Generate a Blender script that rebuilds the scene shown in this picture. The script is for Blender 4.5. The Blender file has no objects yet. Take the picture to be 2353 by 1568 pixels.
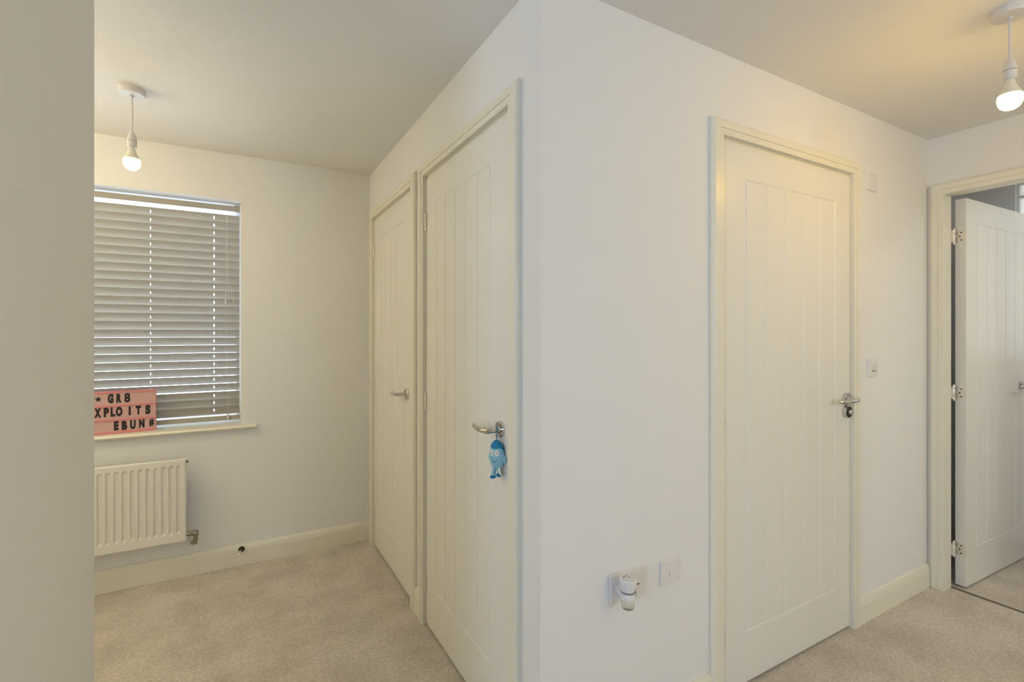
import bpy, bmesh, math, random
from mathutils import Vector, Matrix

random.seed(4)
C = bpy.context.scene.collection
SC = bpy.context.scene

# ------------------------------------------------------------------ camera
EYE = 1.304
YAW = math.radians(60.59)            # viewing direction, measured from the X axis (along the hall wall)
cam_d = bpy.data.cameras.new('camera')
cam_d.sensor_width = 36.0
cam_d.lens = 36.0 * 1127.5 / 2353.0
cam_d.shift_y = -18.0 / 2353.0
cam_d.clip_start = 0.02
cam = bpy.data.objects.new('camera', cam_d)
cam.location = (0, 0, EYE)
cam.rotation_euler = (math.pi / 2, 0, YAW - math.pi / 2)
C.objects.link(cam)
SC.camera = cam

# ------------------------------------------------------------------ sky, daylight, exposure
SKY_STRENGTH = 10.0
SKY_COLOUR = (0.80, 0.96, 1.24, 1)
BULB_PASSAGE, BULB_HALL = 54.0, 150.0      # the passage bulb is the weaker one
BULB_COLOUR = (1.0, 0.575, 0.05, 1)
FILL_HALL, FILL_HALL_COLOUR = 14.5, (1, 0.72, 0.10, 1)          # unseen fill lights added to lift hall and passage
FILL_PASSAGE, FILL_PASSAGE_COLOUR = 19.5, (1, 0.89, 0.60, 1)  # added fill for the passage, from behind the left wall
SC.view_settings.view_transform = 'Standard'
SC.view_settings.look = 'None'
SC.view_settings.gamma = 1.0
SC.view_settings.use_curve_mapping = False
SC.view_settings.exposure = 0.0
world = bpy.data.worlds.new('overcast sky')
SC.world = world
world.use_nodes = True
wn = world.node_tree.nodes
wn['Background'].inputs['Color'].default_value = SKY_COLOUR
wn['Background'].inputs['Strength'].default_value = SKY_STRENGTH


def portal(name, loc, rot, sx, sy):
    l = bpy.data.lights.new(name, 'AREA')
    l.shape = 'RECTANGLE'
    l.size, l.size_y = sx, sy
    l.cycles.is_portal = True
    o = bpy.data.objects.new(name, l)
    o.location, o.rotation_euler = loc, rot
    C.objects.link(o)


# room dimensions (metres; the camera stands at x = y = 0)
CEIL = 2.305
XA = 0.744          # passage wall with two doors, faces -X
YB = 1.158          # hall wall with one door, faces -Y
XC = 3.127          # end wall with the open door, faces -X
YW = 3.160          # wall with the window and blind, faces -Y
XL, YR = -2.6, -2.4  # far sides of the rooms
XD, YD0, YD = -0.3304, 0.90, 1.70  # left wall face (faces +X), where it starts and ends
XE, YE = 4.16, 1.45  # little room beyond the open door
WIN1 = (-0.90, 0.0258, 0.789, 2.049)    # x0, x1, z0, z1
WIN2 = (0.42, 1.104, 1.15, 2.225)       # y0, y1, z0, z1
WIN4 = (-1.70, -0.28, 0.80, 2.10)       # y0, y1, z0, z1
WIN3 = (1.00, 1.85, 1.12, 2.08)        # x0, x1, z0, z1
portal('window daylight by the blind', ((WIN1[0] + WIN1[1]) / 2, YW + 0.285, 1.42), (-math.pi / 2, 0, 0), 0.94, 1.28)
portal('window daylight in the far room', (XE + 0.16, (WIN2[0] + WIN2[1]) / 2, 1.69), (0, math.pi / 2, 0), 1.1, 0.7)
portal('window daylight behind the camera', ((WIN3[0] + WIN3[1]) / 2, YR - 0.21, (WIN3[2] + WIN3[3]) / 2), (math.pi / 2, 0, 0), WIN3[1] - WIN3[0], WIN3[3] - WIN3[2])
portal('window daylight from the left', (XL - 0.21, (WIN4[0] + WIN4[1]) / 2, (WIN4[2] + WIN4[3]) / 2), (0, -math.pi / 2, 0), WIN4[3] - WIN4[2], WIN4[1] - WIN4[0])


# ------------------------------------------------------------------ materials
def mat(name, col, rough=0.5, metal=0.0, var=0.0, scale=8.0, bump=0.0, bscale=200.0, coat=0.0, spec=0.5):
    m = bpy.data.materials.new(name)
    m.use_nodes = True
    n, l = m.node_tree.nodes, m.node_tree.links
    b = n['Principled BSDF']
    b.inputs['Roughness'].default_value = rough
    b.inputs['Metallic'].default_value = metal
    b.inputs['Specular IOR Level'].default_value = spec
    if coat:
        b.inputs['Coat Weight'].default_value = coat
        b.inputs['Coat Roughness'].default_value = 0.12
    tc = n.new('ShaderNodeTexCoord')
    if var:
        nz = n.new('ShaderNodeTexNoise')
        nz.inputs['Scale'].default_value = scale
        nz.inputs['Detail'].default_value = 4.0
        l.new(tc.outputs['Object'], nz.inputs['Vector'])
        r = n.new('ShaderNodeValToRGB')
        r.color_ramp.elements[0].position, r.color_ramp.elements[1].position = 0.3, 0.7
        r.color_ramp.elements[0].color = [max(0, c * (1 - var)) for c in col[:3]] + [1]
        r.color_ramp.elements[1].color = [min(1, c * (1 + var)) for c in col[:3]] + [1]
        l.new(nz.outputs['Fac'], r.inputs['Fac'])
        l.new(r.outputs['Color'], b.inputs['Base Color'])
    else:
        b.inputs['Base Color'].default_value = (*col[:3], 1)
    if bump:
        nb = n.new('ShaderNodeTexNoise')
        nb.inputs['Scale'].default_value = bscale
        nb.inputs['Detail'].default_value = 3.0
        l.new(tc.outputs['Object'], nb.inputs['Vector'])
        bp = n.new('ShaderNodeBump')
        bp.inputs['Strength'].default_value = bump
        bp.inputs['Distance'].default_value = 0.002
        l.new(nb.outputs['Fac'], bp.inputs['Height'])
        l.new(bp.outputs['Normal'], b.inputs['Normal'])
    return m


def emit_mat(name, col, s):
    m = bpy.data.materials.new(name)
    m.use_nodes = True
    b = m.node_tree.nodes['Principled BSDF']
    b.inputs['Base Color'].default_value = (0.9, 0.9, 0.9, 1)
    b.inputs['Emission Color'].default_value = col
    b.inputs['Emission Strength'].default_value = s
    return m


def thin_glass(name, tint, gloss=0.08, frost=0.0):
    m = bpy.data.materials.new(name)
    m.use_nodes = True
    n, l = m.node_tree.nodes, m.node_tree.links
    for x in list(n):
        if x.type != 'OUTPUT_MATERIAL':
            n.remove(x)
    out = [x for x in n if x.type == 'OUTPUT_MATERIAL'][0]
    if frost:
        t = n.new('ShaderNodeBsdfTranslucent')
    else:
        t = n.new('ShaderNodeBsdfTransparent')
    t.inputs['Color'].default_value = tint
    g = n.new('ShaderNodeBsdfGlossy')
    g.inputs['Roughness'].default_value = 0.05 if not frost else 0.3
    mx = n.new('ShaderNodeMixShader')
    fr = n.new('ShaderNodeFresnel')
    fr.inputs['IOR'].default_value = 1.45
    l.new(fr.outputs['Fac'], mx.inputs['Fac'])
    l.new(t.outputs['BSDF'], mx.inputs[1])
    l.new(g.outputs['BSDF'], mx.inputs[2])
    l.new(mx.outputs['Shader'], out.inputs['Surface'])
    return m


def carpet_mat():
    m = bpy.data.materials.new('beige twist carpet')
    m.use_nodes = True
    n, l = m.node_tree.nodes, m.node_tree.links
    b = n['Principled BSDF']
    b.inputs['Roughness'].default_value = 0.95
    b.inputs['Specular IOR Level'].default_value = 0.1
    b.inputs['Sheen Weight'].default_value = 0.25
    tc = n.new('ShaderNodeTexCoord')

    def noise(s, d, rough=0.6):
        z = n.new('ShaderNodeTexNoise')
        z.inputs['Scale'].default_value = s
        z.inputs['Detail'].default_value = d
        z.inputs['Roughness'].default_value = rough
        l.new(tc.outputs['Object'], z.inputs['Vector'])
        return z
    fine, mid, big = noise(230, 3), noise(70, 3), noise(4.2, 5)

    def ramp(z, a, c, p0, p1):
        r = n.new('ShaderNodeValToRGB')
        r.color_ramp.elements[0].position, r.color_ramp.elements[1].position = p0, p1
        r.color_ramp.elements[0].color, r.color_ramp.elements[1].color = a, c
        l.new(z.outputs['Fac'], r.inputs['Fac'])
        return r
    r1 = ramp(fine, (0.56, 0.49, 0.41, 1), (0.78, 0.71, 0.62, 1), 0.32, 0.68)
    r2 = ramp(mid, (0.86, 0.86, 0.86, 1), (1.1, 1.1, 1.1, 1), 0.35, 0.65)
    r3 = ramp(big, (0.86, 0.85, 0.84, 1), (1.07, 1.07, 1.07, 1), 0.36, 0.62)

    def mul(a, c):
        x = n.new('ShaderNodeMix')
        x.data_type = 'RGBA'
        x.blend_type = 'MULTIPLY'
        x.inputs[0].default_value = 1.0
        l.new(a, x.inputs[6])
        l.new(c, x.inputs[7])
        return x.outputs[2]
    l.new(mul(mul(r1.outputs['Color'], r2.outputs['Color']), r3.outputs['Color']), b.inputs['Base Color'])
    bp = n.new('ShaderNodeBump')
    bp.inputs['Strength'].default_value = 0.7
    bp.inputs['Distance'].default_value = 0.006
    l.new(fine.outputs['Fac'], bp.inputs['Height'])
    l.new(bp.outputs['Normal'], b.inputs['Normal'])
    return m


M = {
    'wall': mat('white emulsion', (0.84, 0.832, 0.818), 0.75, var=0.012, scale=1.3, bump=0.05, bscale=320, spec=0.25),
    'ceil': mat('white ceiling emulsion', (0.84, 0.832, 0.815), 0.8, var=0.01, scale=1.1, bump=0.04, bscale=300, spec=0.2),
    'wood': mat('off-white satin paint', (0.835, 0.805, 0.685), 0.32, var=0.008, scale=3.0, bump=0.02, bscale=90),
    'door': mat('white door paint', (0.83, 0.81, 0.745), 0.38, var=0.008, scale=2.0, bump=0.03, bscale=120),
    'carpet': carpet_mat(),
    'chrome': mat('polished chrome', (0.62, 0.61, 0.59), 0.08, 1.0, var=0.01),
    'steel': mat('satin steel', (0.66, 0.65, 0.62), 0.28, 1.0, var=0.02),
    'valve': mat('dull nickel', (0.36, 0.335, 0.28), 0.22, 1.0, var=0.03),
    'hinge': mat('pale plated hinge steel', (0.80, 0.755, 0.66), 0.38, 0.55, var=0.02),
    'brass': mat('dull brass', (0.42, 0.36, 0.25), 0.3, 1.0, var=0.03),
    'dark': mat('dark metal', (0.045, 0.04, 0.035), 0.25, 0.6, var=0.05),
    'black': mat('black plastic', (0.018, 0.014, 0.012), 0.45, var=0.05),
    'plastic': mat('white moulded plastic', (0.80, 0.785, 0.775), 0.25, var=0.005),
    'holder': mat('white lamp holder plastic', (0.74, 0.71, 0.68), 0.35, var=0.005),
    'upvc': mat('white window frame plastic', (0.80, 0.82, 0.82), 0.3, var=0.005),
    'slat': mat('pale grey blind slat', (0.43, 0.405, 0.355), 0.38, var=0.015, scale=5),
    'cord': mat('pale blind cord', (0.66, 0.64, 0.60), 0.8, var=0.02),
    'radiator': mat('white radiator enamel', (0.80, 0.775, 0.725), 0.3, var=0.006),
    'pink': mat('pink sign plastic', (0.70, 0.255, 0.265), 0.35, var=0.01),
    'pinkface': mat('pale pink sign face', (0.64, 0.40, 0.375), 0.5, var=0.012),
    'letter': mat('black letter film', (0.014, 0.006, 0.005), 0.5, var=0.05),
    'grey': mat('grey translucent plastic', (0.30, 0.295, 0.30), 0.3, var=0.02),
    'blue': mat('light blue plush', (0.29, 0.57, 0.70), 0.9, var=0.05, scale=60, bump=0.5, bscale=900),
    'deepblue': mat('deep blue plush', (0.02, 0.23, 0.44), 0.9, var=0.06, scale=60, bump=0.5, bscale=900),
    'white': mat('white cloth', (0.82, 0.81, 0.79), 0.8, var=0.01),
    'ink': mat('navy thread', (0.012, 0.016, 0.045), 0.7, var=0.05),
    'bulb_passage': emit_mat('lit bulb globe in the passage', BULB_COLOUR, BULB_PASSAGE),
    'bulb_hall': emit_mat('lit bulb globe in the hall', BULB_COLOUR, BULB_HALL),
    'fill_hall': emit_mat('added fill globe in the hall', FILL_HALL_COLOUR, FILL_HALL),
    'fill_passage': emit_mat('added fill globe in the passage', FILL_PASSAGE_COLOUR, FILL_PASSAGE),
    'fill_small_room': emit_mat('added fill diffuser', (1, .97, .88, 1), 29.0),  # added fill light of the small room, never in view
    'bulbneck': mat('bulb neck plastic', (0.85, 0.80, 0.66), 0.4, var=0.005),
    'pane': thin_glass('clear pane', (0.97, 0.98, 0.98, 1)),
    'frosted': thin_glass('frosted pane', (0.52, 0.48, 0.41, 1), frost=1.0),
    'strip': mat('grey threshold strip', (0.20, 0.175, 0.14), 0.5, 0.4, var=0.04),
    'ground': mat('outdoor paving', (0.45, 0.44, 0.42), 0.9, var=0.1),
}
# scent bottle: real refracting glass with pale oil tint
gm = bpy.data.materials.new('scent bottle glass')
gm.use_nodes = True
gb = gm.node_tree.nodes['Principled BSDF']
gb.inputs['Base Color'].default_value = (0.86, 0.87, 0.74, 1)
gb.inputs['Roughness'].default_value = 0.03
gb.inputs['Transmission Weight'].default_value = 0.85
gb.inputs['IOR'].default_value = 1.4
M['glass'] = gm


# ------------------------------------------------------------------ mesh helpers
def new_obj(name, bm, material, parent=None, smooth=False, bevel=0.0):
    bmesh.ops.recalc_face_normals(bm, faces=bm.faces[:])
    me = bpy.data.meshes.new(name)
    bm.to_mesh(me)
    bm.free()
    me.materials.append(material)
    o = bpy.data.objects.new(name, me)
    C.objects.link(o)
    if parent is not None:
        o.parent = parent
        o.matrix_parent_inverse = parent.matrix_basis.inverted()
    if smooth:
        for p in me.polygons:
            p.use_smooth = True
        try:
            me.set_sharp_from_angle(angle=math.radians(40))
        except Exception:
            pass
    if bevel:
        b = o.modifiers.new('edge', 'BEVEL')
        b.width = bevel
        b.segments = 2
        b.limit_method = 'ANGLE'
    return o


def tag(o, label, cat=None, group=None, kind=None):
    o['label'] = label
    if cat:
        o['category'] = cat
    if group:
        o['group'] = group
    if kind:
        o['kind'] = kind
    return o


def empty(name, loc, label, cat, group=None, kind=None):
    o = bpy.data.objects.new(name, None)
    o.empty_display_size = 0.05
    o.location = loc
    C.objects.link(o)
    return tag(o, label, cat, group, kind)


def box(bm, x0, x1, y0, y1, z0, z1):
    vs = [bm.verts.new(p) for p in ((x0, y0, z0), (x1, y0, z0), (x1, y1, z0), (x0, y1, z0),
                                    (x0, y0, z1), (x1, y0, z1), (x1, y1, z1), (x0, y1, z1))]
    for f in ((0, 3, 2, 1), (4, 5, 6, 7), (0, 1, 5, 4), (1, 2, 6, 5), (2, 3, 7, 6), (3, 0, 4, 7)):
        bm.faces.new([vs[i] for i in f])
    return vs


def frame_axes(d):
    d = Vector(d).normalized()
    up = Vector((0, 0, 1)) if abs(d.z) < 0.9 else Vector((1, 0, 0))
    a = d.cross(up).normalized()
    return a, d.cross(a).normalized()


def tube(bm, pts, rad, seg=14, cap=True, squash=1.0):
    pts = [Vector(p) for p in pts]
    rads = rad if isinstance(rad, (list, tuple)) else [rad] * len(pts)
    rings = []
    a0 = None
    for i, p in enumerate(pts):
        d = (pts[min(i + 1, len(pts) - 1)] - pts[max(i - 1, 0)]).normalized()
        if a0 is None:
            a, b = frame_axes(d)
        else:
            a = (a0 - d * a0.dot(d)).normalized()
            b = d.cross(a)
        a0 = a
        rings.append([bm.verts.new(p + rads[i] * (math.cos(t) * a + squash * math.sin(t) * b))
                      for t in (2 * math.pi * k / seg for k in range(seg))])
    for r0, r1 in zip(rings, rings[1:]):
        for k in range(seg):
            bm.faces.new((r0[k], r0[(k + 1) % seg], r1[(k + 1) % seg], r1[k]))
    if cap:
        bm.faces.new(rings[0])
        bm.faces.new(rings[-1])


def lathe(bm, prof, centre, axis=(0, 0, 1), seg=32):
    """prof: list of (radius, distance along the axis)."""
    d = Vector(axis).normalized()
    a, b = frame_axes(d)
    c = Vector(centre)
    rings = []
    for r, h in prof:
        if r < 1e-6:
            rings.append([bm.verts.new(c + d * h)])
        else:
            rings.append([bm.verts.new(c + d * h + r * (math.cos(t) * a + math.sin(t) * b))
                          for t in (2 * math.pi * k / seg for k in range(seg))])
    for r0, r1 in zip(rings, rings[1:]):
        for k in range(seg):
            k2 = (k + 1) % seg
            if len(r0) == 1 and len(r1) == 1:
                continue
            if len(r0) == 1:
                bm.faces.new((r0[0], r1[k2], r1[k]))
            elif len(r1) == 1:
                bm.faces.new((r0[k], r0[k2], r1[0]))
            else:
                bm.faces.new((r0[k], r0[k2], r1[k2], r1[k]))
    for r in (rings[0], rings[-1]):
        if len(r) > 2:
            bm.faces.new(r)


def ellipsoid(bm, c, r, seg=24, rings=14, power=1.0):
    geo = bmesh.ops.create_uvsphere(bm, u_segments=seg, v_segments=rings, radius=1.0)
    for v in geo['verts']:
        v.co = Vector((v.co.x * r[0], v.co.y * r[1], v.co.z * r[2])) + Vector(c)
    return geo['verts']


def prism(bm, outline, to3d, d0, d1):
    """closed outline of (u, v) extruded between depth d0 and d1; to3d(u, v, d)."""
    a = [bm.verts.new(to3d(u, v, d0)) for u, v in outline]
    b = [bm.verts.new(to3d(u, v, d1)) for u, v in outline]
    bm.faces.new(a)
    bm.faces.new(list(reversed(b)))
    n = len(a)
    for k in range(n):
        bm.faces.new((a[k], b[k], b[(k + 1) % n], a[(k + 1) % n]))


def wall_with_holes(bm, u0, u1, z0, z1, holes, to3d, depth):
    """wall slab of thickness depth with rectangular holes (ua, ub, za, zb), one welded shell."""
    us = sorted({u0, u1, *[h[0] for h in holes], *[h[1] for h in holes]})
    zs = sorted({z0, z1, *[h[2] for h in holes], *[h[3] for h in holes]})
    solid = {}
    for i in range(len(us) - 1):
        for j in range(len(zs) - 1):
            cu, cz = (us[i] + us[i + 1]) / 2, (zs[j] + zs[j + 1]) / 2
            solid[i, j] = not any(h[0] < cu < h[1] and h[2] < cz < h[3] for h in holes)
    vert = {}

    def V(i, j, k):
        if (i, j, k) not in vert:
            vert[i, j, k] = bm.verts.new(to3d(us[i], zs[j], -depth * k))
        return vert[i, j, k]
    for (i, j), s in solid.items():
        if not s:
            continue
        for k in (0, 1):
            bm.faces.new((V(i, j, k), V(i + 1, j, k), V(i + 1, j + 1, k), V(i, j + 1, k)))
        for (di, dj, e) in ((-1, 0, ((i, j), (i, j + 1))), (1, 0, ((i + 1, j), (i + 1, j + 1))),
                            (0, -1, ((i, j), (i + 1, j))), (0, 1, ((i, j + 1), (i + 1, j + 1)))):
            if not solid.get((i + di, j + dj), False):
                (a, b), (c, d) = e
                bm.faces.new((V(a, b, 0), V(c, d, 0), V(c, d, 1), V(a, b, 1)))


# wall frames: (u along the wall, z, n out of the wall into the room) -> world
def onA(u, z, n):
    return (XA - n, u, z)


def onB(u, z, n):
    return (u, YB - n, z)


def onC(u, z, n):
    return (XC - n, u, z)


def onW(u, z, n):
    return (u, YW - n, z)


# ------------------------------------------------------------------ setting: floor, ceiling, walls
def struct(name, bm, m, label, cat, bevel=0.0):
    return tag(new_obj(name, bm, m, bevel=bevel), label, cat, kind='structure')


bm = bmesh.new()
box(bm, XL - .1, XE + .1, YR - .1, YW + .1, -0.06, 0.0)
struct('floor', bm, M['carpet'], 'beige twist pile carpet covering the whole floor', 'floor')
bm = bmesh.new()
box(bm, XL - .1, XE + .1, YR - .1, YW + .1, CEIL, CEIL + 0.06)
struct('ceiling', bm, M['ceil'], 'flat white ceiling above passage and hall', 'ceiling')

# door openings: leaf extents and lining
DA2 = dict(u0=1.321, u1=2.1000, arch0=1.3155, arch1=2.1015)
DA1 = dict(u0=2.2855, u1=3.036, arch0=2.2805, arch1=3.041)
DB = dict(u0=1.5075, u1=2.366, arch0=1.5025, arch1=2.371)
DC = dict(u0=0.245, u1=1.083, arch0=0.240, arch1=1.0875)
HEAD = 2.006
LEAF0, LEAF1 = 0.011, 1.992
LIN = 0.022


def hole(D):
    return (D['arch0'] + .002 - LIN, D['arch1'] - .002 + LIN, -0.001, HEAD - .002 + LIN)


bm = bmesh.new()
wall_with_holes(bm, YB + .1, YW, -0.0005, CEIL + .0005, [hole(DA2), hole(DA1)], onA, 0.1)
struct('wall_passage', bm, M['wall'], 'white passage wall holding two narrow panelled doors', 'wall')
bm = bmesh.new()
wall_with_holes(bm, XA, XC, -0.0005, CEIL + .0005, [hole(DB)], onB, 0.1)
struct('wall_hall', bm, M['wall'], 'white hall wall with one door, sockets and light switch', 'wall')
bm = bmesh.new()
wall_with_holes(bm, YR, YW, -0.0005, CEIL + .0005, [hole(DC)], onC, 0.062)
struct('wall_right', bm, M['wall'], 'white end wall around the open door at right', 'wall')
bm = bmesh.new()
wall_with_holes(bm, XL, XE, -0.0005, CEIL + .0005, [(WIN1[0], WIN1[1], WIN1[2] - .0225, WIN1[3])], onW, 0.28)
struct('wall_window', bm, M['wall'], 'white end wall with the blind covered window', 'wall')
bm = bmesh.new()
box(bm, XD - .1, XD, YD0, YD, -0.0005, CEIL + .0005)
box(bm, XL, XD - .1, YD - .1, YD, -0.0005, CEIL + .0005)
struct('wall_left', bm, M['wall'], 'plain white wall close by along the left edge of the picture', 'wall')
bm = bmesh.new()
wall_with_holes(bm, XL, XE, -0.0005, CEIL + .0005, [WIN3], lambda u, z, n: (u, YR + n, z), 0.2)
struct('wall_rear', bm, M['wall'], 'white wall with a window behind the viewer', 'wall')
bm = bmesh.new()
wall_with_holes(bm, YR, YW, -0.0005, CEIL + .0005, [WIN4], lambda u, z, n: (XL + n, u, z), 0.2)
struct('wall_side', bm, M['wall'], 'white side wall with a window left of the viewer', 'wall')
bm = bmesh.new()
wall_with_holes(bm, YR, YW, -0.0005, CEIL + .0005, [WIN2], lambda u, z, n: (XE - n, u, z), 0.16)
struct('wall_east', bm, M['wall'], 'dim wall of the small room beyond the open door', 'wall')
bm = bmesh.new()
box(bm, XC + .062, XE, YE, YE + .1, -0.0005, CEIL + .0005)
struct('wall_north', bm, M['wall'], 'dim side wall behind the open door leaf', 'wall')


# ------------------------------------------------------------------ skirting boards
SKIRT = [(0, 0), (.0155, 0), (.0155, .083), (.0135, .088), (.0145, .091), (.0125, .1), (.0085, .112), (.006, .115), (0, .115)]


def skirting(name, to3d, u0, u1, label):
    bm = bmesh.new()
    a = [bm.verts.new(to3d(u0, z, n)) for n, z in SKIRT]
    b = [bm.verts.new(to3d(u1, z, n)) for n, z in SKIRT]
    bm.faces.new(a)
    bm.faces.new(list(reversed(b)))
    k = len(a)
    for i in range(k):
        bm.faces.new((a[i], a[(i + 1) % k], b[(i + 1) % k], b[i]))
    struct(name, bm, M['wood'], label, 'skirting board')


ARW = 0.0605        # architrave width
skirting('baseboard_window', onW, XL, XA, 'off-white skirting board under the radiator and window')
skirting('baseboard_passage', onA, DA2['arch1'] + .052, DA1['arch0'] - .054, 'short piece of skirting between the two passage doors')
skirting('baseboard_corner', onA, YB - .0155, DA2['arch0'] - .052, 'short piece of skirting between outer corner and near passage door')
skirting('baseboard_hall', onB, XA - .0155, DB['arch0'] - ARW, 'off-white skirting board under the plug-in air freshener')
skirting('baseboard_right', onB, DB['arch1'] + ARW - .006, XC, 'off-white skirting board between closed hall door and right corner')
skirting('baseboard_rear', lambda u, z, n: (u, YR + n, z), XL, XC, 'off-white skirting board on the wall behind the viewer')
skirting('baseboard_left', lambda u, z, n: (XD + n, u, z), YD0, YD, 'off-white skirting board along the near left wall')


# ------------------------------------------------------------------ door surrounds (architrave and lining)
ARCH = [(0, 0), (0, .0165), (.0012, .0182), (.0205, .0182), (.0212, .0168), (.0225, .0168), (.0235, .0205), (.047, .0205), (.0505, .0185)]


def surround(name, D, to3d, depth, label, sharp_outer0=True, stop=True, tail0=0.0605, tail1=0.0605):
    bm = bmesh.new()
    u0, u1 = D['arch0'], D['arch1']
    rings = []
    prof = ARCH + [None, None]
    for idx, p in enumerate(prof):
        if p is None:
            o, n = 0.0, (.011 if idx == len(ARCH) else 0.0)
            o0, o1, oh = tail0, tail1, 0.0575
        else:
            o, n = p
            o0 = o1 = oh = o
        rings.append([bm.verts.new(to3d(*q, n)) for q in
                      ((u0 - o0, 0.0), (u0 - o0, HEAD + oh), (u1 + o1, HEAD + oh), (u1 + o1, 0.0))])
    k = len(rings)
    for i in range(k):
        r0, r1 = rings[i], rings[(i + 1) % k]
        for j in range(3):
            bm.faces.new((r0[j], r0[j + 1], r1[j + 1], r1[j]))
    bm.faces.new([r[0] for r in rings])
    bm.faces.new([r[3] for r in rings])
    # lining boards
    a, b, h = u0 + .002, u1 - .002, HEAD - .002

    def bx(ua, ub, za, zb, na, nb):
        vs = box(bm, ua, ub, na, nb, za, zb)
        for v in vs:
            v.co = Vector(to3d(v.co.x, v.co.z, v.co.y))
    bx(a - LIN + .0005, a, 0, h + LIN - .0005, -depth, 0.0)
    bx(b, b + LIN - .0005, 0, h + LIN - .0005, -depth, 0.0)
    bx(a, b, h, h + LIN - .0005, -depth, 0.0)
    if stop:
        s0, s1 = -depth, -0.044
        bx(a, a + .012, 0, h, s0, s1)
        bx(b - .012, b, 0, h, s0, s1)
        bx(a + .012, b - .012, h - .016, h, s0, s1)
        bx(a, b, LEAF1 + .0022, h, -.043, -.005)
    return struct(name, bm, M['wood'], label, 'door frame')


surround('trim_1', DA2, onA, 0.1, 'off-white moulded frame around the near passage door', tail0=.052, tail1=.052)
surround('trim_2', DA1, onA, 0.1, 'off-white moulded frame around the passage door in the far corner', tail0=.056, tail1=.056)
surround('trim_3', DB, onB, 0.1, 'off-white moulded frame around the closed hall door')
surround('trim_4', DC, onC, 0.068, 'off-white moulded frame around the open doorway at right', stop=False)


# ------------------------------------------------------------------ doors
def leaf_mesh(width, thick, gz0, gz1, gus, z0=LEAF0, z1=LEAF1, gw=0.0085, gd=0.0036):
    """door slab lying in local u (0..width), z, depth n (0 front .. -thick back) with V grooves on both faces."""
    us = {0.0, width}
    for g in gus:
        us |= {g - gw / 2, g, g + gw / 2}
    zs = {z0, z1}
    for g in (gz0, gz1):
        zs |= {g - gw / 2, g, g + gw / 2}
    us, zs = sorted(us), sorted(zs)

    def groove(u, z):
        if any(abs(u - g) < 1e-6 for g in gus) and gz0 - 1e-6 <= z <= gz1 + 1e-6:
            return gd
        if (abs(z - gz0) < 1e-6 or abs(z - gz1) < 1e-6) and gus[0] - 1e-6 <= u <= gus[-1] + 1e-6:
            return gd
        return 0.0
    bm = bmesh.new()
    F = [[bm.verts.new((u, -groove(u, z), z)) for z in zs] for u in us]
    B = [[bm.verts.new((u, -thick + groove(u, z), z)) for z in zs] for u in us]
    nu, nz = len(us), len(zs)
    for i in range(nu - 1):
        for j in range(nz - 1):
            bm.faces.new((F[i][j], F[i + 1][j], F[i + 1][j + 1], F[i][j + 1]))
            bm.faces.new((B[i][j], B[i][j + 1], B[i + 1][j + 1], B[i + 1][j]))
    for i in range(nu - 1):
        for j in (0, nz - 1):
            bm.faces.new((F[i][j], F[i + 1][j], B[i + 1][j], B[i][j]))
    for j in range(nz - 1):
        for i in (0, nu - 1):
            bm.faces.new((F[i][j], F[i][j + 1], B[i][j + 1], B[i][j]))
    return bm


def place(bm, fn):
    for v in bm.verts:
        v.co = Vector(fn(v.co.x, v.co.z, v.co.y))
    return bm


def lever_handle(parent, fn, u, z, sgn, rose_h=0.009, lock_z=None):
    """round rose with a bowed lever pointing along sgn*u; fn maps (u, z, n)."""
    P = lambda uu, zz, nn: fn(uu, zz, nn)
    n_axis = Vector(fn(0, 0, 1)) - Vector(fn(0, 0, 0))
    h = bpy.data.objects.new('door_handle', None)
    h.location = P(u, z, 0)
    h.empty_display_size = 0.03
    C.objects.link(h)
    h.parent = parent
    h.matrix_parent_inverse = parent.matrix_basis.inverted()
    h['label'] = 'polished chrome lever handle'

    def add(nm, bmx, m):
        o = new_obj(nm, bmx, m, smooth=True)
        o.parent = h
        o.matrix_parent_inverse = (parent.matrix_basis @ parent.matrix_basis.inverted() @ h.matrix_basis).inverted()
        return o
    b = bmesh.new()
    lathe(b, [(.0265, 0), (.0265, rose_h - .002), (.0245, rose_h), (.0125, rose_h + .0005), (.0115, rose_h + .006), (.0, rose_h + .006)],
          P(u, z, 0), n_axis, 36)
    add('rose', b, M['chrome'])
    b = bmesh.new()
    tube(b, [P(u, z, rose_h), P(u, z, .040), P(u - sgn * .002, z, .056)], [.0095, .0095, .0092], 20)
    pts, rr = [], []
    for i in range(15):
        t = i / 14
        pts.append(P(u + sgn * (-.006 + .128 * t), z - .0015 * math.sin(math.pi * t), .0475 + .011 * math.sin(math.pi * t) - .010 * t * t))
        rr.append(.0095 - .0012 * t if t < .93 else .0095 * (1 - ((t - .93) / .09) ** 2))
    tube(b, pts, rr, 18)
    add('lever', b, M['chrome'])
    if lock_z is not None:
        b = bmesh.new()
        lathe(b, [(.0265, 0), (.0265, rose_h + .002), (.0245, rose_h + .004)], P(u, lock_z, 0), n_axis, 36)
        o = add('lock_rose', b, M['chrome'])
        b = bmesh.new()
        lathe(b, [(.0235, rose_h + .0035), (.0235, rose_h + .0055), (.013, rose_h + .0062)], P(u, lock_z, 0), n_axis, 32)
        o = add('lock_face', b, M['dark'])
        o['label'] = 'dark round lock face'
        b = bmesh.new()
        lathe(b, [(.0115, rose_h + .004), (.0105, rose_h + .013), (.0085, rose_h + .0145), (.0085, rose_h + .0125), (0, rose_h + .0125)],
              P(u, lock_z, 0), n_axis, 28)
        add('lock_turn', b, M['steel'])
    return h


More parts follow.
